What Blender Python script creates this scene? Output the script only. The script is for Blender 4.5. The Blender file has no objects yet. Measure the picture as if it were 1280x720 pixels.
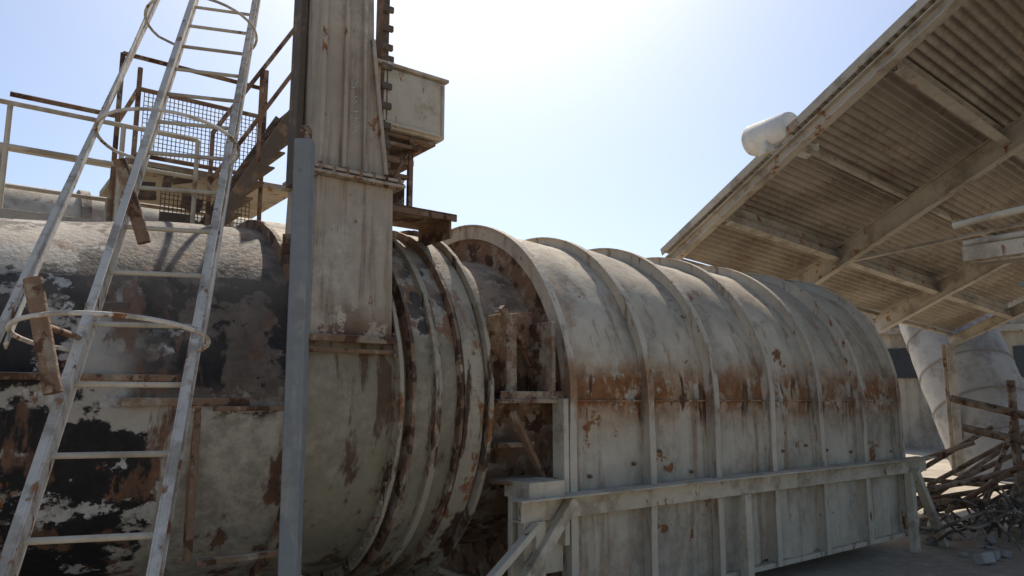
import bpy, bmesh, math, random
from mathutils import Vector, Matrix, noise
random.seed(7)
sc=bpy.context.scene
H=1.8
FD=Matrix.Translation((0,0,H))@Matrix.Rotation(math.radians(37.5),4,'Z')   # duct frame: x along duct, y away, z up (0 = duct centre line)
FW=Matrix.Translation((0,0,H))
# ------------------------------------------------------------------ materials
def mat(name,base,layers=(),rough=.8,bump=.25,bscale=25,metal=0.0,dust=0.0,var=.12,warp=.12,grime=.32):
    m=bpy.data.materials.new(name); m.use_nodes=True
    nt=m.node_tree; N=nt.nodes; L=nt.links
    b=N['Principled BSDF']; b.inputs['Roughness'].default_value=rough; b.inputs['Metallic'].default_value=metal
    b.inputs['Specular IOR Level'].default_value=.3
    tc=N.new('ShaderNodeTexCoord'); co=tc.outputs['Object']
    wn=N.new('ShaderNodeTexNoise'); wn.inputs['Scale'].default_value=3.5; wn.inputs['Detail'].default_value=3
    L.new(co,wn.inputs['Vector'])
    sub=N.new('ShaderNodeVectorMath'); sub.operation='SUBTRACT'; sub.inputs[1].default_value=(.5,.5,.5); L.new(wn.outputs['Color'],sub.inputs[0])
    scl=N.new('ShaderNodeVectorMath'); scl.operation='SCALE'; scl.inputs['Scale'].default_value=warp*2; L.new(sub.outputs[0],scl.inputs[0])
    add=N.new('ShaderNodeVectorMath'); add.operation='ADD'; L.new(co,add.inputs[0]); L.new(scl.outputs[0],add.inputs[1])
    wc=add.outputs[0]
    sep=N.new('ShaderNodeSeparateXYZ'); L.new(wc,sep.inputs[0])
    def noi(scale,detail,seed,rgh=.6):
        mp=N.new('ShaderNodeMapping'); mp.inputs['Scale'].default_value=scale; mp.inputs['Location'].default_value=(seed*3.1,seed*1.7,seed*2.3)
        L.new(co,mp.inputs['Vector'])
        n=N.new('ShaderNodeTexNoise'); n.inputs['Scale'].default_value=1; n.inputs['Detail'].default_value=detail; n.inputs['Roughness'].default_value=rgh
        L.new(mp.outputs[0],n.inputs['Vector']); return n.outputs['Fac']
    def mr(v,a,c,lo=0,hi=1):
        r=N.new('ShaderNodeMapRange'); r.interpolation_type='SMOOTHSTEP' if lo==0 and hi==1 else 'LINEAR'
        r.inputs['From Min'].default_value=a; r.inputs['From Max'].default_value=c
        r.inputs['To Min'].default_value=lo; r.inputs['To Max'].default_value=hi
        L.new(v,r.inputs['Value']); return r.outputs['Result']
    def mul(a,c):
        q=N.new('ShaderNodeMath'); q.operation='MULTIPLY'; L.new(a,q.inputs[0])
        if isinstance(c,(int,float)): q.inputs[1].default_value=c
        else: L.new(c,q.inputs[1])
        return q.outputs[0]
    def mix(f,A,B,mode='MIX'):
        x=N.new('ShaderNodeMix'); x.data_type='RGBA'; x.blend_type=mode
        if isinstance(f,float): x.inputs[0].default_value=f
        else: L.new(f,x.inputs[0])
        for i,s in ((6,A),(7,B)):
            if isinstance(s,tuple): x.inputs[i].default_value=(*s,1)
            else: L.new(s,x.inputs[i])
        return x.outputs[2]
    v1=mr(noi((1.3,1.3,1.3),4,1),.25,.75,0.0,1.001)
    dk=tuple(c*(1-2*var) for c in base); lt=tuple(min(1,c*(1+var)) for c in base)
    col=mix(v1,dk,lt)
    n9=noi((9,9,9),5,2,.75)
    v2=mr(n9,.35,.7)
    col=mix(mul(v2,grime),col,tuple(c*.6 for c in base))
    cv=mr(n9,.3,.7)
    for i,l in enumerate(layers):
        f=mr(noi(l.get('s',(4,4,4)),l.get('d',5),i+5,l.get('r',.65)),*l.get('th',(.5,.56)))
        for (ax,a,c,d,e) in l.get('m',()):
            o=sep.outputs['XYZ'.index(ax.upper())]
            if a is not None: f=mul(f,mr(o,a,c))
            if d is not None:
                r=mr(o,d,e); iv=N.new('ShaderNodeMath'); iv.operation='SUBTRACT'; iv.inputs[0].default_value=1; L.new(r,iv.inputs[1])
                f=mul(f,iv.outputs[0])
        f=mul(f,l.get('o',1.0))
        c=l['c']; c2=tuple(k*.55 for k in c)
        cc=mix(cv,c,c2)
        col=mix(f,col,cc)
    if dust>0:
        g=N.new('ShaderNodeNewGeometry'); sz=N.new('ShaderNodeSeparateXYZ'); L.new(g.outputs['Normal'],sz.inputs[0])
        f=mul(mr(sz.outputs['Z'],.1,.9),mr(wn.outputs['Fac'],.2,.6)); f=mul(f,dust)
        col=mix(f,col,(.44,.37,.28))
    L.new(col,b.inputs['Base Color'])
    n2=noi((bscale,)*3,4,9,.7)
    if bump>0:
        bn=N.new('ShaderNodeBump'); bn.inputs['Strength'].default_value=bump; bn.inputs['Distance'].default_value=.02
        L.new(n2,bn.inputs['Height']); L.new(bn.outputs[0],b.inputs['Normal'])
    rr=mr(n2,.3,.7,rough-.12,min(1,rough+.12)); L.new(rr,b.inputs['Roughness'])
    return m
RUST=(.31,.13,.05); DRUST=(.12,.06,.033); BLACK=(.026,.022,.020)
m_shell=mat('peeling_paint',(.45,.40,.33),[
   dict(c=BLACK,s=(1.3,1.3,1.6),th=(.46,.49),d=7),
   dict(c=(.60,.56,.50),s=(3.2,3.2,3.2),th=(.56,.59),d=7),
   dict(c=(.16,.12,.09),s=(2,2,2),th=(.36,.46),m=[('x',.6,1.05,None,None),('z',-.15,.05,None,None)]),
   dict(c=BLACK,s=(2.5,2.5,2.5),th=(.46,.50),m=[('z',-.1,.15,None,None),('x',.7,1.15,None,None)]),
   dict(c=(.46,.395,.30),s=(1.,1.,1.),th=(.22,.3),m=[('z',None,None,-.15,-.08),('x',1.0,1.04,None,None)]),
   dict(c=(.19,.10,.06),s=(5,5,1.2),th=(.54,.62)),
   dict(c=RUST,s=(4,4,1.6),th=(.61,.67)),
   ],bump=.45,dust=.45,rough=.75)
m_damp=mat('damper_shell_paint',(.27,.235,.155),[
   dict(c=(.40,.34,.245),s=(2,2,2),th=(.45,.6),o=.7),
   dict(c=(.54,.45,.34),s=(3,3,3),th=(.3,.36),m=[('z',.42,.46,None,None)]),
   dict(c=(.33,.16,.08),s=(4,4,4),th=(.5,.54),m=[('z',.3,.5,None,None)]),
   dict(c=BLACK,s=(5,5,5),th=(.54,.58),m=[('z',.3,.5,None,None)]),
   dict(c=DRUST,s=(5,5,.7),th=(.55,.63),o=.85)],bump=.35,dust=.6)
m_ring=mat('ring_paint',(.44,.37,.265),[
   dict(c=DRUST,s=(6,4,1.2),th=(.53,.60)),dict(c=RUST,s=(5,3,3),th=(.57,.63)),dict(c=(.28,.22,.15),s=(2,2,2),th=(.5,.6),o=.6)],bump=.5,dust=.5)
m_case=mat('casing_paint',(.59,.51,.385),[
   dict(c=(.40,.34,.255),s=(1.2,1.2,.6),th=(.40,.60),o=.75),
   dict(c=(.46,.275,.145),s=(2.0,2.0,1.5),th=(.33,.48),m=[('z',-.40,-.04,.12,.48)],o=.85),
   dict(c=RUST,s=(3.6,3.6,2.2),th=(.45,.51),m=[('z',-.20,-.02,.10,.34)]),
   dict(c=(.58,.52,.41),s=(5,5,5),th=(.56,.60),m=[('z',-.3,-.1,.2,.4)],o=.8),
   dict(c=DRUST,s=(8,8,1.2),th=(.56,.62),m=[('z',-.40,-.1,.12,.28)]),
   dict(c=(.36,.23,.135),s=(8,8,.35),th=(.52,.67),o=.75),
   dict(c=(.42,.29,.19),s=(1.3,1.3,1.3),th=(.56,.70),o=.55),
   dict(c=DRUST,s=(2.6,2.6,2.6),th=(.70,.72)),
   dict(c=RUST,s=(3,3,3),th=(.64,.68))],bump=.25,bscale=14,dust=.35)
m_rib=mat('rib_paint',(.59,.51,.395),[dict(c=(.42,.25,.14),s=(6,6,2),th=(.44,.56),m=[('z',-.30,0,.2,.45)]),
   dict(c=(.34,.24,.155),s=(9,9,1.5),th=(.54,.67),o=.85),dict(c=RUST,s=(9,9,3),th=(.62,.66))],dust=.4,bump=.3)
m_house=mat('housing_paint',(.47,.39,.295),[
   dict(c=(.57,.50,.40),s=(2,2,1),th=(.42,.62),o=.8),
   dict(c=(.29,.20,.13),s=(10,10,.7),th=(.50,.66),o=.75),
   dict(c=(.20,.11,.06),s=(4,4,4),th=(.50,.54),m=[('z',None,None,.42,.72)]),
   dict(c=RUST,s=(5,5,3),th=(.60,.65))],dust=.4)
m_cream=mat('cream_steel',(.61,.53,.40),[dict(c=RUST,s=(8,8,4),th=(.61,.67)),dict(c=(.41,.32,.22),s=(3,3,3),th=(.47,.64),o=.75)],dust=.3)
m_white=mat('worn_white_paint',(.66,.60,.51),[dict(c=(.38,.31,.23),s=(5,5,4),th=(.48,.60),o=.8),dict(c=RUST,s=(10,10,6),th=(.58,.64))],dust=.2)
m_vent=mat('white_vent_paint',(.74,.72,.66),[dict(c=(.5,.45,.36),s=(3,3,3),th=(.5,.65),o=.6)])
m_rust=mat('rusty_steel',(.25,.15,.09),[dict(c=(.42,.33,.23),s=(5,5,5),th=(.5,.6)),dict(c=DRUST,s=(6,6,6),th=(.52,.58))],bump=.6,dust=.45)
m_dark=mat('dark_steel',(.14,.11,.085),[dict(c=(.28,.19,.12),s=(6,6,6),th=(.52,.6))],bump=.5,dust=.6)
m_post=mat('blue_grey_paint',(.24,.25,.245),[dict(c=(.38,.36,.31),s=(9,9,1.2),th=(.50,.64),o=.75),dict(c=DRUST,s=(10,10,4),th=(.63,.68))],bump=.2)
m_roof=mat('corrugated_sheet',(.40,.345,.275),[dict(c=(.28,.225,.17),s=(.7,.7,.7),th=(.46,.62),o=.75),dict(c=(.30,.17,.095),s=(3,3,3),th=(.60,.66),o=.6)],bump=.1)
m_beam=mat('gallery_steel',(.46,.405,.325),[dict(c=RUST,s=(4,4,4),th=(.60,.66)),dict(c=(.32,.27,.20),s=(2,2,2),th=(.48,.62),o=.75)],dust=.3)
m_conc=mat('concrete',(.41,.385,.34),[dict(c=(.28,.25,.21),s=(1.2,1.2,1.2),th=(.48,.65),o=.75)],bump=.4)
m_joint=mat('mortar_joint',(.27,.24,.20))
m_wall=mat('wall_cladding',(.48,.41,.31),[dict(c=(.33,.27,.20),s=(1,1,.4),th=(.5,.65),o=.7)])
m_glass=mat('window_dark',(.05,.055,.06),rough=.3,bump=0)
m_hose=mat('hose_rubber',(.12,.10,.08),[dict(c=(.38,.31,.23),s=(6,6,6),th=(.46,.58))])
m_ground=mat('dusty_ground',(.50,.43,.33),[dict(c=(.36,.30,.225),s=(.4,.4,.4),th=(.45,.6),o=.6),dict(c=(.56,.49,.39),s=(3,3,3),th=(.55,.65),o=.6)],bump=.6,bscale=6)
m_chalk=mat('chalk',(.7,.68,.62),bump=0)
# ------------------------------------------------------------------ geometry helpers
def fin(name,me,fr,m,smooth=False):
    o=bpy.data.objects.new(name,me); sc.collection.objects.link(o); o.matrix_world=fr; me.materials.append(m)
    if smooth:
        for p in me.polygons: p.use_smooth=True
    return o
def addbox(bm,c,sz,R=None):
    r=bmesh.ops.create_cube(bm,size=1)
    M=Matrix.Translation(c)@(R.to_4x4() if R else Matrix())@Matrix.Diagonal((*sz,1))
    bmesh.ops.transform(bm,matrix=M,verts=r['verts'])
def boxes(name,lst,fr,m,bev=.004):
    """lst: (center,size[,R])"""
    bm=bmesh.new()
    for t in lst: addbox(bm,*t)
    if bev: bmesh.ops.bevel(bm,geom=bm.edges[:],offset=bev,segments=1,affect='EDGES')
    bmesh.ops.recalc_face_normals(bm,faces=bm.faces)
    me=bpy.data.meshes.new(name); bm.to_mesh(me); bm.free(); return fin(name,me,fr,m)
def basis(p0,p1,up=(0,0,1)):
    x=(Vector(p1)-Vector(p0)).normalized(); u=Vector(up)
    y=u.cross(x)
    if y.length<1e-4: y=Vector((0,1,0)).cross(x)
    y.normalize(); z=x.cross(y)
    return Matrix((x,y,z)).transposed()
def barb(p0,p1,w,h,up=(0,0,1),off=(0,0)):
    R=basis(p0,p1,up); c=(Vector(p0)+Vector(p1))/2+R@Vector((0,off[0],off[1]))
    return (c,((Vector(p1)-Vector(p0)).length,w,h),R)
def ibeam(p0,p1,w,h,t=.015,up=(0,0,1)):
    return [barb(p0,p1,t,h-2*t,up),barb(p0,p1,w,t,up,(0,h/2-t/2)),barb(p0,p1,w,t,up,(0,-h/2+t/2))]
def chan(p0,p1,w,h,t=.012,up=(0,0,1),side=1):
    return [barb(p0,p1,t,h,up),barb(p0,p1,w,t,up,(side*(w/2+t/2),h/2-t/2)),barb(p0,p1,w,t,up,(side*(w/2+t/2),-h/2+t/2))]
def pipe(name,pts,r,fr,m,cyc=False,smooth=False,res=3,caps=True):
    cu=bpy.data.curves.new(name,'CURVE'); cu.dimensions='3D'; cu.bevel_depth=r; cu.bevel_resolution=res; cu.use_fill_caps=caps
    lst=pts if isinstance(pts[0][0],(tuple,list,Vector)) else [pts]
    for P in lst:
        s=cu.splines.new('NURBS' if smooth else 'POLY'); s.points.add(len(P)-1)
        for i,p in enumerate(P): s.points[i].co=(*p,1)
        s.use_cyclic_u=cyc
        if smooth: s.use_endpoint_u=True; s.order_u=4
    cu.materials.append(m); o=bpy.data.objects.new(name,cu); sc.collection.objects.link(o); o.matrix_world=fr; return o
def lathe(name,prof,fr,m,seg=128,q0=6.0,z0=0.0,dent=.0,smooth=True,caps=False):
    bm=bmesh.new(); rings=[]
    for (s,r) in prof:
        rg=[]
        for i in range(seg):
            a=2*math.pi*i/seg
            rr=r+(dent*noise.noise(Vector((s*1.7,math.cos(a)*2.5,math.sin(a)*2.5))) if dent else 0)
            rg.append(bm.verts.new((s,q0-rr*math.cos(a),z0+rr*math.sin(a))))
        rings.append(rg)
    for A,B in zip(rings,rings[1:]):
        for i in range(seg):
            j=(i+1)%seg; bm.faces.new((A[i],A[j],B[j],B[i]))
    if caps: bm.faces.new(rings[0]); bm.faces.new(rings[-1][::-1])
    bmesh.ops.recalc_face_normals(bm,faces=bm.faces)
    me=bpy.data.meshes.new(name); bm.to_mesh(me); bm.free(); return fin(name,me,fr,m,smooth)
def ring(name,s,t,r,fr,m,rin=1.0,seg=192,q0=6.0):
    # torch-cut, slightly wavy flange plate
    bm=bmesh.new(); V=[]
    for (x,k) in ((s,0),(s,1),(s+t,1),(s+t,0)):
        rg=[]
        for i in range(seg):
            a=2*math.pi*i/seg; w=noise.noise(Vector((s*9,math.cos(a)*3,math.sin(a)*3)))*.006; e=noise.noise(Vector((s*5,math.cos(a)*22,math.sin(a)*22)))*.006
            rr=(r+e) if k else rin
            rg.append(bm.verts.new((x+w,q0-rr*math.cos(a),rr*math.sin(a))))
        V.append(rg)
    for A,B in zip(V,V[1:]):
        for i in range(seg):
            j=(i+1)%seg; bm.faces.new((A[i],A[j],B[j],B[i]))
    bmesh.ops.recalc_face_normals(bm,faces=bm.faces)
    me=bpy.data.meshes.new(name); bm.to_mesh(me); bm.free(); return fin(name,me,fr,m)
def prism(name,sections,fr,m):
    bm=bmesh.new(); R=[[bm.verts.new(p) for p in s] for s in sections]; n=len(R[0])
    for A,B in zip(R,R[1:]):
        for i in range(n): bm.faces.new((A[i],A[(i+1)%n],B[(i+1)%n],B[i]))
    bm.faces.new(R[0]); bm.faces.new(R[-1][::-1]); bmesh.ops.recalc_face_normals(bm,faces=bm.faces)
    me=bpy.data.meshes.new(name); bm.to_mesh(me); bm.free(); return fin(name,me,fr,m)
def group(name,parts):
    bpy.context.view_layer.update()
    P=[o.matrix_world@Vector(c) for o in parts for c in o.bound_box]
    lo=Vector([min(p[i] for p in P) for i in range(3)]); hi=Vector([max(p[i] for p in P) for i in range(3)])
    e=bpy.data.objects.new(name,None); sc.collection.objects.link(e); e.location=((lo.x+hi.x)/2,(lo.y+hi.y)/2,lo.z)
    e.empty_display_size=.3
    inv=Matrix.Translation(e.location).inverted()
    for o in parts: o.parent=e; o.matrix_parent_inverse=inv
    return e
def frange(a,b,n): return [a+(b-a)*i/(n-1) for i in range(n)]
def bolts_circle(s,r,n,fr,m,name='bolts',q0=6.0,rad=.016,ln=.03):
    bm=bmesh.new()
    for i in range(n):
        a=2*math.pi*i/n
        M=Matrix.Translation((s,q0-r*math.cos(a),r*math.sin(a)))@Matrix.Rotation(math.pi/2,4,'Y')
        bmesh.ops.create_cone(bm,cap_ends=True,segments=6,radius1=rad,radius2=rad,depth=ln,matrix=M)
    me=bpy.data.meshes.new(name); bm.to_mesh(me); bm.free(); return fin(name,me,fr,m)
# ------------------------------------------------------------------ ground
bm=bmesh.new(); bmesh.ops.create_grid(bm,x_segments=2,y_segments=2,size=3000)
me=bpy.data.meshes.new('ground'); bm.to_mesh(me); bm.free(); fin('ground',me,Matrix.Translation((0,0,0)),m_ground)
# ------------------------------------------------------------------ tertiary air duct
P=[]
P.append(lathe('painted_shell',[(s,1.12) for s in frange(-3.5,-.6,20)]+[(s,1.12+.23*(s+.6)/2.4) for s in frange(-.5,1.80,22)],FD,m_shell,dent=.03))
P.append(lathe('damper_shell',[(s,1.385) for s in frange(1.82,2.62,8)],FD,m_damp,dent=.012))
P.append(lathe('ring_drum',[(s,1.45) for s in frange(2.62,3.2,6)],FD,m_damp,dent=.01))
P.append(ring('flange_a',1.80,.035,1.425,FD,m_rust))
P.append(ring('flange_b',2.50,.03,1.47,FD,m_ring))
P.append(ring('flange_c',2.59,.03,1.49,FD,m_rust))
P.append(ring('flange_d',2.78,.05,1.49,FD,m_ring))
P.append(ring('flange_e',2.98,.025,1.51,FD,m_rust))
P.append(lathe('broad_band',[(3.03,1.44),(3.03,1.49),(3.20,1.49),(3.20,1.44)],FD,m_ring,smooth=False))
P.append(ring('flange_f',3.22,.035,1.54,FD,m_ring))
P.append(bolts_circle(3.265,1.50,64,FD,m_rust,'flange_bolts'))
P.append(bolts_circle(2.49,1.44,60,FD,m_rust,'flange_bolts_b'))
P.append(lathe('inlet_neck',[(3.2,1.30),(3.6,1.30),(3.95,1.34)],FD,m_rust,dent=.02))
P.append(boxes('straps',[((2.16,4.585,.40),(.62,.05,.05)),((2.16,4.60,.32),(.62,.02,.03)),
    ((1.55,4.66,-.06),(.5,.06,.03)),((1.25,4.70,-.02),(.9,.05,.05)),((.7,4.74,.12),(1.1,.05,.04)),
    ((1.76,4.62,-.5),(.03,.05,1.3)),((1.22,4.74,-.5),(.04,.08,.9)),((1.5,4.66,-.95),(.5,.05,.04))],FD,m_rust))
P.append(boxes('shell_lugs',[((.95+random.uniform(-.5,.7),4.84+.02*i,.45+random.uniform(-.3,.3)),(random.uniform(.03,.25),.05,random.uniform(.03,.12)),Matrix.Rotation(random.uniform(-.5,.5),3,'Y')) for i in range(9)],FD,m_dark))
P.append(boxes('saddle_supports',[((.2,6,-1.5),(.25,2.4,.6)),((2.1,6,-1.6),(.25,2.6,.4))],FD,m_conc))
P.append(lathe('outlet_shell',[(9.2,.8),(10.8,.8)],FD,m_case))
group('tertiary_air_duct',P)
# ------------------------------------------------------------------ ribbed casing
RC=1.58
def uprof(R,zb,n=40):
    pts=[]
    for z in frange(zb,-.04,10): pts.append((6-R,z))
    for i in range(n+1):
        a=math.pi*i/n; pts.append((6-R*math.cos(a),R*math.sin(a)))
    for z in frange(-.04,zb,10): pts.append((6+R,z))
    return pts
S0,S1=3.92,9.32; NR=7; ribs=[S0+(S1-S0)*i/(NR-1) for i in range(NR)]
bm=bmesh.new(); prev=None
ss=frange(S0,S1,73)
for s in ss:
    u=((s-S0)/(S1-S0)*(NR-1))%1
    rg=[]
    for (q,z) in uprof(1,-1.58/RC):
        R=RC+.026*math.sin(math.pi*u)**2
        v=Vector(((q-6)*R,z*R)); 
        d=.024*noise.noise(Vector((s*1.9,q*2,z*2.2)))+.010*noise.noise(Vector((s*6,q*6,z*6)))
        v*=1+d
        rg.append(bm.verts.new((s,6+v.x,v.y)))
    if prev:
        for i in range(len(rg)-1): bm.faces.new((prev[i],prev[i+1],rg[i+1],rg[i]))
    prev=rg
bmesh.ops.recalc_face_normals(bm,faces=bm.faces)
me=bpy.data.meshes.new('shell'); bm.to_mesh(me); bm.free(); C=[fin('shell',me,FD,m_case,True)]
def ushape(name,s,t,Ro,Ri,m,zb=-1.62):
    bm=bmesh.new()
    o=[(q,z) for q,z in uprof(Ro,zb,56)]; n=len(o); i_=[(q,z) for q,z in uprof(Ri,zb,56)]
    V=[[bm.verts.new((x+.02*noise.noise(Vector((s*3,q*1.3,z*1.3))),q,z)) for q,z in pr] for x,pr in ((s,o),(s+t,o),(s+t,i_),(s,i_))]
    for k in range(4):
        A,B=V[k],V[(k+1)%4]
        for i in range(n-1): bm.faces.new((A[i],A[i+1],B[i+1],B[i]))
    bmesh.ops.recalc_face_normals(bm,faces=bm.faces)
    me=bpy.data.meshes.new(name); bm.to_mesh(me); bm.free(); return fin(name,me,FD,m)
for i,s in enumerate(ribs):
    C.append(ushape('rib_%d'%(i+1),s-.015,.03,RC+.095,RC-.03,m_rib))
    C.append(ushape('rib_cap_%d'%(i+1),s-.035,.07,RC+.107,RC+.095,m_rib))
for s,nm in ((S0+.005,'front_wall'),(S1-.005,'rear_wall')):
    bm=bmesh.new(); vs=[bm.verts.new((s,q,z)) for q,z in uprof(RC-.005,-1.58)]; bm.faces.new(vs)
    me=bpy.data.meshes.new(nm); bm.to_mesh(me); bm.free(); C.append(fin(nm,me,FD,m_case if nm!='front_wall' else m_rust))
C.append(boxes('floor_plate',[((6.62,6,-1.61),(5.5,3.3,.05))],FD,m_rib))
seam=[]
for a,b in zip(ribs,ribs[1:]):
    seam.append((((a+b)/2,6-RC-.022,-.02),(b-a-.09,.05,.016)))
C.append(boxes('seam_flange',seam,FD,m_case))
bt=bmesh.new()
for a,b in zip(ribs,ribs[1:]):
    for k in range(2):
        bmesh.ops.create_cone(bt,cap_ends=True,segments=8,radius1=.018,radius2=.014,depth=.03,matrix=Matrix.Translation((a+(b-a)*(k+.5)/2+random.uniform(-.1,.1),6-RC-.03,-.55+random.uniform(-.25,.1)))@Matrix.Rotation(math.pi/2,4,'X'))
me=bpy.data.meshes.new('studs'); bt.to_mesh(me); bt.free(); C.append(fin('studs',me,FD,m_rust))
C.append(boxes('junction_plates',[((3.58,4.55,-.02),(.62,.35,.03)),((3.58,4.40,.02),(.62,.02,.07)),
   ((3.45,4.62,.35),(.10,.25,.62)),((3.62,4.7,.55),(.3,.12,.3)),((3.75,4.5,.3),(.04,.3,.6)),((3.5,4.6,-.35),(.35,.2,.04)),
   ((3.6,4.55,-.62),(.5,.3,.03)),barb((3.35,4.5,.7),(3.8,4.6,.2),.05,.05),barb((3.4,4.42,-.1),(3.75,4.5,-.6),.05,.04)],FD,m_rust))
C.append(boxes('junction_brackets',[((3.55,4.35,-.66),(.34,.3,.12)),((3.42,4.3,-.9),(.08,.08,.5)),((3.62,4.42,-1.0),(.5,.05,.6)),((3.84,4.38,-.55),(.05,.14,1.1)),
   barb((3.35,4.2,-1.25),(3.8,4.2,-.75),.08,.08)],FD,m_cream))
group('ribbed_duct_casing',C)
# ------------------------------------------------------------------ long rail beam in front
B=[boxes('channel',chan((3.35,4.26,-.80),(9.75,4.26,-.80),.10,.17,.014,(0,0,1),1),FD,m_cream),
   boxes('top_lip',[((6.5,4.19,-.715),(6.5,.14,.014))],FD,m_cream)]
lg=[]
for s in (3.5,6.0,9.3):
    lg+= [barb((s,4.26,-.88),(s,4.26,-1.8),.09,.09)]
lg+=[barb((9.3,4.2,-.85),(9.95,4.2,-1.8),.10,.08),barb((3.0,4.15,-1.2),(3.45,4.2,-.9),.07,.05)]
B.append(boxes('legs',lg,FD,m_cream))
group('rail_beam',B)
# ------------------------------------------------------------------ damper housing
Hh=[]
def sec(a,b,q0,q1,z): return [(a,q0,z),(b,q0,z),(b,q1,z),(a,q1,z)]
Hh.append(prism('lower_chute',[sec(1.86,2.46,4.60,5.2,.38),sec(1.87,2.44,4.60,5.15,1.50)],FD,m_house))
Hh.append(prism('upper_guide',[sec(1.88,2.40,4.62,5.08,1.57),sec(1.87,2.27,4.62,5.05,2.5),sec(1.86,2.18,4.62,5.05,5.2)],FD,m_house))
Hh.append(boxes('flange',[((2.16,4.84,1.515),(.70,.62,.022)),((2.16,4.84,1.553),(.68,.60,.022))],FD,m_house))
Hh.append(boxes('stiffeners',[barb((2.05,4.60,1.58),(2.03,4.60,5.2),.03,.05,(0,1,0)),barb((2.21,4.60,1.58),(2.12,4.60,5.2),.03,.05,(0,1,0)),
    barb((1.885,4.60,1.58),(1.875,4.60,5.2),.03,.03,(0,1,0)),barb((2.385,4.605,1.58),(2.25,4.605,2.6),.03,.03,(0,1,0))],FD,m_house))
bt=bmesh.new()
for k in range(7):
    bmesh.ops.create_cone(bt,cap_ends=True,segments=6,radius1=.016,radius2=.016,depth=.09,matrix=Matrix.Translation((1.86+.1*k,4.55,1.535)))
me=bpy.data.meshes.new('flange_bolts'); bt.to_mesh(me); bt.free(); Hh.append(fin('flange_bolts',me,FD,m_rust))
Hh.append(boxes('side_channel',[((2.50,4.95,3.2),(.06,.12,3.6)),((2.58,5.0,1.9),(.04,.06,1.0)),((1.83,4.95,3.0),(.05,.16,3.0))]+
    [((2.5,4.86,1.6+.16*i),(.09,.03,.05)) for i in range(20)],FD,m_dark))
ch=[]
for z0 in (1.86,1.97,2.08,2.19):
    p=[(2.10+random.uniform(-.01,.04)+(.05 if i%2 else 0),4.617,z0+.02*i) for i in range(4)]; ch.append(p)
Hh.append(pipe('chalk_marks',ch,.004,FD,m_chalk,res=1))
group('damper_housing',Hh)
# actuator box
A=[boxes('cabinet',[((2.76,5.2,2.34),(.62,.6,.50))],FD,m_cream,.02),
   boxes('lid',[((2.76,5.2,2.605),(.66,.64,.03))],FD,m_cream,.006),
   boxes('fins',[((2.5,4.89,2.34),(.02,.03,.42)),((3.03,4.89,2.34),(.02,.03,.42)),((2.76,4.89,2.12),(.5,.02,.03))],FD,m_cream),
   boxes('base_frame',[((2.76,5.2,2.06),(.5,.5,.03)),((2.66,5.05,1.97),(.34,.3,.03)),((2.66,5.1,1.86),(.3,.3,.05)),((2.64,5.1,1.74),(.26,.3,.03)),
       ((2.55,4.96,1.77),(.04,.04,.6)),((2.78,4.96,1.77),(.04,.04,.6)),((2.78,5.3,1.77),(.04,.04,.6)),((2.66,5.15,1.6),(.22,.26,.2)),barb((2.56,4.95,1.55),(2.78,4.95,2.0),.02,.03)],FD,m_rust),
   boxes('bracket_plate',[((2.8,5.1,1.45),(.66,.6,.02)),((2.8,4.81,1.43),(.66,.02,.06)),((3.1,5.1,1.37),(.02,.5,.2)),((2.5,5.0,1.35),(.02,.4,.22))],FD,m_rust),
   pipe('hand_gear',[(2.55,5.1,2.7),(2.3,5.0,2.75),(2.2,4.9,2.72)],.04,FD,m_dark),
   boxes('gear_head',[((2.55,5.15,2.68),(.2,.25,.14))],FD,m_dark)]
group('damper_actuator',A)
# ------------------------------------------------------------------ steel post
group('steel_post',[boxes('box_section',[barb((-1.185,4.1,-1.8),(-1.235,4.18,1.52),.10,.10,(0,1,0))],FW,m_post,.006),
   boxes('base_plate',[((-1.185,4.1,-1.79),(.3,.3,.02))],FW,m_post),
   boxes('top_lug',[((-1.235,4.2,1.56),(.05,.08,.10)),((-1.31,4.22,.9),(.08,.03,.12))],FW,m_rust)])
# ------------------------------------------------------------------ caged ladder
Lb=Vector((-1.565,2.85,-.45)); Lt=Vector((-2.26,5.18,2.55)); Ld=(Lt-Lb); Lh=Ld.normalized(); W=Vector((.958,.288,0)); Nn=W.cross(Lh).normalized()
Nh=Vector((.20,-.92,.18)).normalized()      # cage hoops stand out nearly level
def lad(t,w=0,n=0): return Lb+Ld*t+W*w+Nh*n
bs=[]
for sgn in (-1,1):
    bs+=chan(lad(-.448,.22*sgn),lad(1.35,.22*sgn),.035,.10,.008,Nn,-sgn)
G=[boxes('rails',bs,FW,m_white,.002)]
G.append(pipe('rungs',[[lad(t,-.215),lad(t,.215)] for t in [(-.4+.095*i) for i in range(18)]],.013,FW,m_cream))
hoops=[]
for t in (.22,.62,1.02,1.30):
    hoops.append([lad(t,.23,0)]+[lad(t,.37*math.cos(a)-.03,.26+.34*math.sin(a)) for a in frange(-.5,math.pi+.5,26)]+[lad(t,-.23,0)])
G.append(pipe('cage_hoops',hoops,.010,FW,m_white))
sb=[]
for a in (.15,math.pi/2,math.pi-.1): sb.append(barb(lad(.20,.37*math.cos(a)-.03,.26+.34*math.sin(a)),lad(1.3,.37*math.cos(a)-.03,.26+.34*math.sin(a)),.032,.007,W if abs(a-1.57)>.2 else Nn))
G.append(boxes('cage_straps',sb,FW,m_white,.001))
G.append(boxes('side_stringer',[barb(lad(-.3,-.62,.0),lad(1.3,-.50,.0),.03,.04,Nn)],FW,m_white,.002))
G.append(pipe('grab_pipes',[[(-2.04,3.66,1.225),(-1.91,3.72,.80)],[(-1.86,2.80,.46),(-1.74,2.80,.02)]],.034,FW,m_rust,caps=False))
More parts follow.
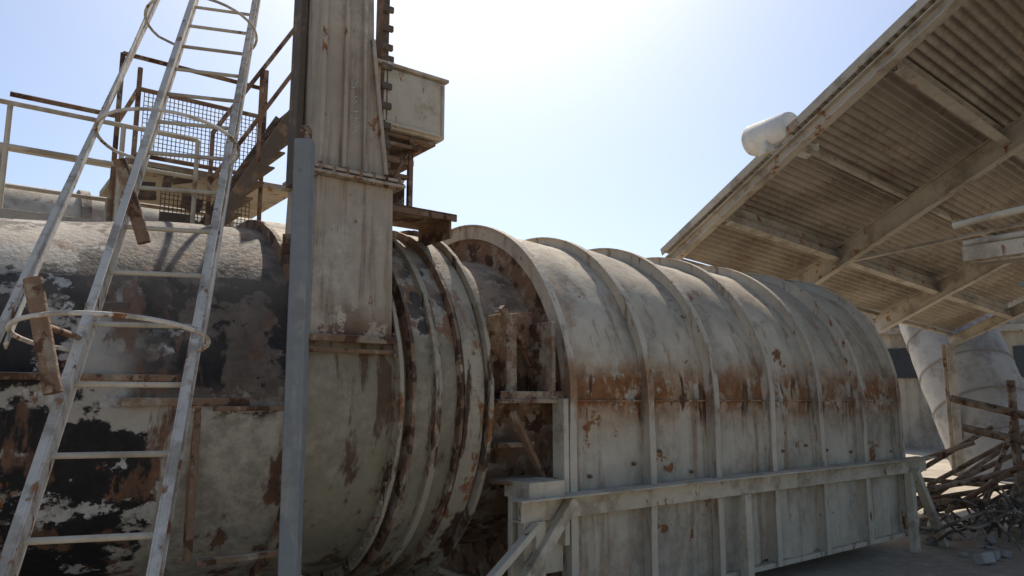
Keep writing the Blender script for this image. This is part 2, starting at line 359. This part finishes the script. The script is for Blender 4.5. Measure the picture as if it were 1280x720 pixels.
G.append(pipe('grab_pipe_struts',[[(-1.98,3.69,1.03),lad(.485,-.22,0)],[(-1.81,2.80,.28),lad(.24,-.24,0)]],.014,FW,m_rust))
group('caged_ladder',G)
# ------------------------------------------------------------------ walkway platform with railings
Q=[]
dk=[]
for i in range(46): dk.append(((-3+.1*i+.0,7.4,1.40),(.012,1.3,.035)))
for i in range(8): dk.append(((-.75,6.8+.17*i,1.40),(4.6,.008,.03)))
Q.append(boxes('grating',dk,FD,m_dark,0))
Q.append(boxes('frame',chan((-3,6.72,1.38),(1.65,6.72,1.38),.06,.14)+chan((-3,8.08,1.38),(1.65,8.08,1.38),.06,.14)+chan((1.63,6.72,1.38),(1.63,8.08,1.38),.06,.14),FD,m_beam))
rl=[]
for z in (2.30,1.95): rl.append([(-3,6.74,z),(1.6,6.74,z)]); rl.append([(-3,8.05,z),(2.3,8.05,z)])
for s in (-2.2,-1.0,.2,1.0,1.6): rl.append([(s,6.74,1.4),(s,6.74,2.3)])
for s in (-2.2,-1.0,.2,1.3,2.3): rl.append([(s,8.05,1.4),(s,8.05,2.3)])
Q.append(pipe('railing',rl,.02,FD,m_cream))
Q.append(boxes('columns',[((-.6,7.0,-.25),(.14,.14,3.1)),((1.4,7.9,-.25),(.14,.14,3.1)),((-2.9,7.9,-.25),(.14,.14,3.1))],FD,m_beam))
group('walkway_platform',Q)
U=[]
def panel(s0,s1,q,z0,z1,n,k):
    L=[]
    for i in range(n+1):
        s=s0+(s1-s0)*i/n; L.append([(s,q,z0),(s,q,z1)])
    for i in range(k+1):
        z=z0+(z1-z0)*i/k; L.append([(s0,q,z),(s1,q,z)])
    return L
U.append(pipe('wire_mesh',panel(1.2,2.3,7.1,2.20,2.78,30,14)+panel(1.4,2.2,7.1,1.5,1.9,22,9),.004,FD,m_dark,res=0))
U.append(pipe('mesh_frame',[[(1.15,7.1,1.3),(1.15,7.1,3.0)],[(2.3,7.1,1.4),(2.3,7.1,3.3)],[(1.15,7.1,2.8),(2.3,7.1,2.8)],[(1.15,7.1,2.18),(2.3,7.1,2.18)],
   [(1.15,7.1,2.8),(1.15,8.2,2.8)],[(2.3,7.1,3.1),(1.0,7.1,3.1)],[(1.0,7.1,3.1),(1.0,7.1,1.4)],[(1.0,7.1,2.5),(.2,7.1,2.5)]],.022,FD,m_rust))
st=[]
for i in range(9): st.append(((1.75+.09*i,6.75,1.45+.16*i),(.2,.6,.02)))
st+=[barb((1.65,6.45,1.35),(2.45,6.45,2.8),.02,.12),barb((1.65,7.05,1.35),(2.45,7.05,2.8),.02,.12)]
for i in range(12): st.append(((1.2+random.uniform(0,.9),6.9+random.uniform(-.1,.4),1.5+random.uniform(0,.5)),(random.uniform(.05,.3),.05,random.uniform(.03,.2)),Matrix.Rotation(random.uniform(-.6,.6),3,'Y')))
U.append(boxes('stair',st,FD,m_dark))
U.append(pipe('stair_handrail',[[(1.65,6.45,1.4),(1.65,6.45,2.3),(2.45,6.45,3.7)],[(2.05,6.45,2.1),(2.05,6.45,3.0)],[(1.65,6.45,1.85),(2.45,6.45,3.25)]],.02,FD,m_rust))
U.append(boxes('landing',[((1.9,7.9,2.14),(1.6,1.4,.06)),((2.3,8.4,-.1),(.12,.12,4.3)),((1.2,8.4,-.1),(.12,.12,4.3))],FD,m_beam))
group('stair_landing',U)
R_=[lathe('pipe_shell',[(-7,.62),(-6,.62),(4.6,.62)],FD,m_cream,64,q0=9.6,z0=1.72,dent=.0),
    boxes('pipe_stands',[((-4,9.6,-.4),(.2,.5,3.0)),((1,9.6,-.4),(.2,.5,3.0)),((4.4,9.6,-.4),(.2,.5,3.0))],FD,m_conc),
    lathe('pipe_bands',[(1.0,.62),(1.0,.66),(1.1,.66),(1.1,.62)],FD,m_rust,64,q0=9.6,z0=1.72,smooth=False)]
group('insulated_pipe',R_)
# ------------------------------------------------------------------ conveyor gallery
GA=Vector((2.5,11.78,2.37)); D=Vector((.793,.609,-.065)); E=Vector((.435,-1.071,.41))
def gp(w,t,dz=0): return GA+D*w+E*t+Vector((0,0,dz))
TW,TT=10.8,11.0
bm=bmesh.new(); prev=None; rows=880
for k in range(rows+1):
    t=TT*k/rows; z=.026*math.sin(k*2*math.pi/8)
    r=[bm.verts.new(gp(w,t,z)) for w in (0,3,6,TW)]
    if prev:
        for i in range(3): bm.faces.new((prev[i],prev[i+1],r[i+1],r[i]))
    prev=r
me=bpy.data.meshes.new('corrugated_deck'); bm.to_mesh(me); bm.free()
K=[fin('corrugated_deck',me,FW,m_roof,True)]
up=D.cross(E).normalized(); up=up if up.z>0 else -up
bl=[];bd=[]
for w,h in ((.0,.16),(3.2,.34),(7.0,.34),(10.75,.24)):
    bl+=ibeam(gp(w,-.05,-.06-.09-h/2),gp(w,TT,-.06-.09-h/2),.14,h,.016,up)
for i in range(9):
    t=.05+1.25*i; bd+=chan(gp(0.09,t,-.10),gp(TW-.1,t,-.10),.05,.10,.01,up)
for i in (1,3,5,7):
    t=1.3*i; bd+=ibeam(gp(.1,t,-.27),gp(TW-.1,t,-.27),.12,.20,.014,up)
for i in range(4):
    a=1.3*(2*i+1)
    bd.append(barb(gp(3.2,a,-.40),gp(6.9,a+2.6,-.40),.06,.05,up))
K.append(boxes('main_beams',bl,FW,m_beam,.002)); K.append(boxes('purlins',bd,FW,m_beam,.002))
K.append(boxes('edge_angle',[barb(gp(-.02,-.05,.03),gp(-.02,TT,.03),.02,.12,up)],FW,m_beam))
cl=[]
for w,t in ((.8,.2),(10.0,.2),(10.6,7.6)):
    p=gp(w,t,-.5); cl+=ibeam((p.x,p.y,-1.8),p,.2,.2,.016,(0,1,0))
K.append(boxes('columns',cl,FW,m_beam))
group('conveyor_gallery',K)
c=gp(.06,2.2,.26)
v=lathe('drum',[(-.36,.14),(-.34,.20),(-.30,.22),(.30,.22),(.34,.20),(.36,.14)],Matrix.Translation(Vector((c.x,c.y,c.z+H)))@Matrix.Rotation(math.radians(-58),4,'Z'),m_vent,32,q0=0,caps=True)
group('roof_vent',[v,boxes('cradle',[((c.x,c.y,c.z-.2),(.3,.3,.16)),((c.x+.35,c.y+.1,c.z-.05),(.5,.4,.4))],FW,m_vent,.02)])
# ------------------------------------------------------------------ right hand platform rails
PR=[pipe('rails',[[(4.22,6.83,1.63),(5.6,5.6,1.86)],[(4.35,6.9,1.47),(5.7,5.5,1.55)]],.035,FW,m_cream),
    boxes('toe_channel',[barb((4.3,6.85,1.36),(5.7,5.45,1.42),.03,.14),barb((4.5,6.9,1.28),(5.8,5.5,1.30),.25,.02),((4.75,6.4,1.55),(.05,.05,.4)),((5.35,5.75,1.6),(.05,.05,.5))],FW,m_cream),
    boxes('deck',[((6.4,6.8,1.25),(1.6,2.4,.06))],FW,m_beam),boxes('leg',[((7.0,6.4,-.3),(.12,.12,3.0)),((7.0,7.6,-.3),(.12,.12,3.0)),((5.9,7.6,-.3),(.1,.1,3.0))],FW,m_beam)]
group('side_platform',PR)
# ------------------------------------------------------------------ inclined duct behind the gallery foot
p0=Vector((11.75,20.2,2.9)); p1=Vector((11.6,17.3,-2.2)); ax=(p1-p0); ln=ax.length
Rm=Matrix.Translation(p0+Vector((0,0,H)))@basis(p0,p1).to_4x4()
ID=[lathe('shell',[(s,1.08) for s in frange(-1.2,ln,24)],Rm,m_conc,64,q0=0,dent=.04,caps=True)]
for i in range(7):
    s=-.6+i*1.05; ID.append(lathe('joint_band_%d'%(i+1),[(s,1.06),(s,1.10),(s+.05,1.10),(s+.05,1.06)],Rm,m_joint,64,q0=0,smooth=False))
group('inclined_duct',ID)
p0=Vector((15,20.5,4.2)); p1=Vector((15.2,17.0,-2)); Rm=Matrix.Translation(p0+Vector((0,0,H)))@basis(p0,p1).to_4x4()
group('transfer_chute',[boxes('body',[((2.8,0,0),(8.0,1.1,1.1))],Rm,m_conc),boxes('ribs',[((s,0,0),(.06,1.25,1.25)) for s in (.2,1.5,2.8,4.1,5.2)],Rm,m_beam)])
# ------------------------------------------------------------------ plant building
BD=[]
fb=Matrix.Translation((13,28,0))@Matrix.Rotation(math.radians(-22),4,'Z')
bm=bmesh.new(); prev=None
for k in range(321):
    x=k*.1; y=[0,0,.05,.05][k%4]
    r=[bm.verts.new((x,y,0)),bm.verts.new((x,y,6.0))]
    if prev: bm.faces.new((prev[0],r[0],r[1],prev[1]))
    prev=r
me=bpy.data.meshes.new('siding'); bm.to_mesh(me); bm.free(); BD.append(fin('siding',me,fb,m_wall))
BD.append(boxes('body',[((16,5.1,3.0),(31.9,10,5.98))],fb,m_wall,0))
BD.append(boxes('roof',[((16,5,6.1),(32.6,10.8,.2))],fb,m_beam))
BD.append(boxes('columns',[((x,-.12,3.0),(.3,.2,6)) for x in range(0,33,4)]+[((16,-.14,4.3),(32,.12,.25))],fb,m_beam))
BD.append(boxes('windows',[((x+2,-.03,3.1),(1.6,.06,1.1)) for x in range(0,32,4)],fb,m_glass))
group('plant_building',BD)
# ------------------------------------------------------------------ pipes, hoses, debris to the lower right
hs=[]
for k in range(22):
    cx,cy=5.9+random.uniform(-.45,1.1),9.7+random.uniform(-.6,.9); p=[]; a=random.uniform(0,6)
    r=random.uniform(.25,.7)
    for i in range(8):
        a+=random.uniform(.4,.7); p.append((cx+r*math.cos(a)+random.uniform(-.1,.1),cy+r*math.sin(a),-1.75+abs(random.gauss(.28,.22))*(1 if i%7 else .1)))
    hs.append(p)
group('hose_pile',[pipe('hoses',hs,.016,FW,m_hose,smooth=True)])
pp=[]
for k in range(18):
    x=6.1+random.uniform(-.4,1.4); y=10.0+random.uniform(-.6,1.5); z=-1.7+random.uniform(0,.5); a=random.uniform(-.5,1.1)
    pp.append([(x-.8*math.cos(a),y+.6*math.sin(a),z+random.uniform(-.05,.2)),(x+.9*math.cos(a),y-.5*math.sin(a),z+random.uniform(.1,1.1))])
group('scrap_pipes',[pipe('pipes',pp,.035,FW,m_rust)])
PL=[pipe('line',[[(6.3,10.6,.0),(7.0,9.6,-.30),(8.8,8.2,-.5)],[(6.3,10.4,-.40),(7.4,9.4,-.75),(8.8,8.0,-.9)],[(6.9,10.2,.25),(6.9,10.2,-1.2),(7.6,9.4,-1.5)]],.055,FW,m_rust),
    boxes('stands',[((6.75,10,-1.05),(.08,.08,1.5)),((7.7,9.1,-1.1),(.08,.08,1.4)),barb((6.2,10.2,-1.75),(6.75,9.95,-.3),.06,.06)],FW,m_rust)]
group('pipe_run',PL)
rb=[]
for k in range(110):
    x=6.3+random.uniform(-1.2,2.6); y=9.6+random.uniform(-1.6,2.2); s=random.uniform(.04,.2)
    rb.append(((x,y,-1.8+s*.3),(s,s*random.uniform(.5,1),s*.6),Matrix.Rotation(random.uniform(0,3),3,'Z')@Matrix.Rotation(random.uniform(-.4,.4),3,'X')))
o=boxes('rubble',rb,FW,m_conc,.01)
# ------------------------------------------------------------------ light, sky, camera
el,az=math.radians(50),math.radians(-3)     # az from +Y towards +X
w=bpy.data.worlds.new('World'); sc.world=w; w.use_nodes=True; nt=w.node_tree
sky=nt.nodes.new('ShaderNodeTexSky'); sky.sky_type='NISHITA'; sky.sun_disc=False; sky.sun_elevation=el; sky.sun_rotation=az
sky.air_density=1.0; sky.dust_density=1.8; sky.ozone_density=3.0; sky.altitude=0
nt.links.new(sky.outputs[0],nt.nodes['Background'].inputs[0]); nt.nodes['Background'].inputs[1].default_value=.14
sd=Vector((math.sin(az)*math.cos(el),math.cos(az)*math.cos(el),math.sin(el)))
l=bpy.data.lights.new('sun','SUN'); l.energy=5; l.angle=math.radians(.5); l.color=(1,.92,.80)
lo=bpy.data.objects.new('sun',l); sc.collection.objects.link(lo); lo.rotation_euler=sd.to_track_quat('Z','Y').to_euler(); lo.location=(0,0,30)
cam=bpy.data.cameras.new('camera'); cam.lens=25.7; cam.sensor_width=36; cam.clip_start=.05; cam.clip_end=6000
co=bpy.data.objects.new('camera',cam); sc.collection.objects.link(co); co.location=(0,0,H); co.rotation_euler=(math.radians(98.6),0,0); sc.camera=co
sc.view_settings.view_transform='Standard'; sc.view_settings.look='None'; sc.view_settings.exposure=0
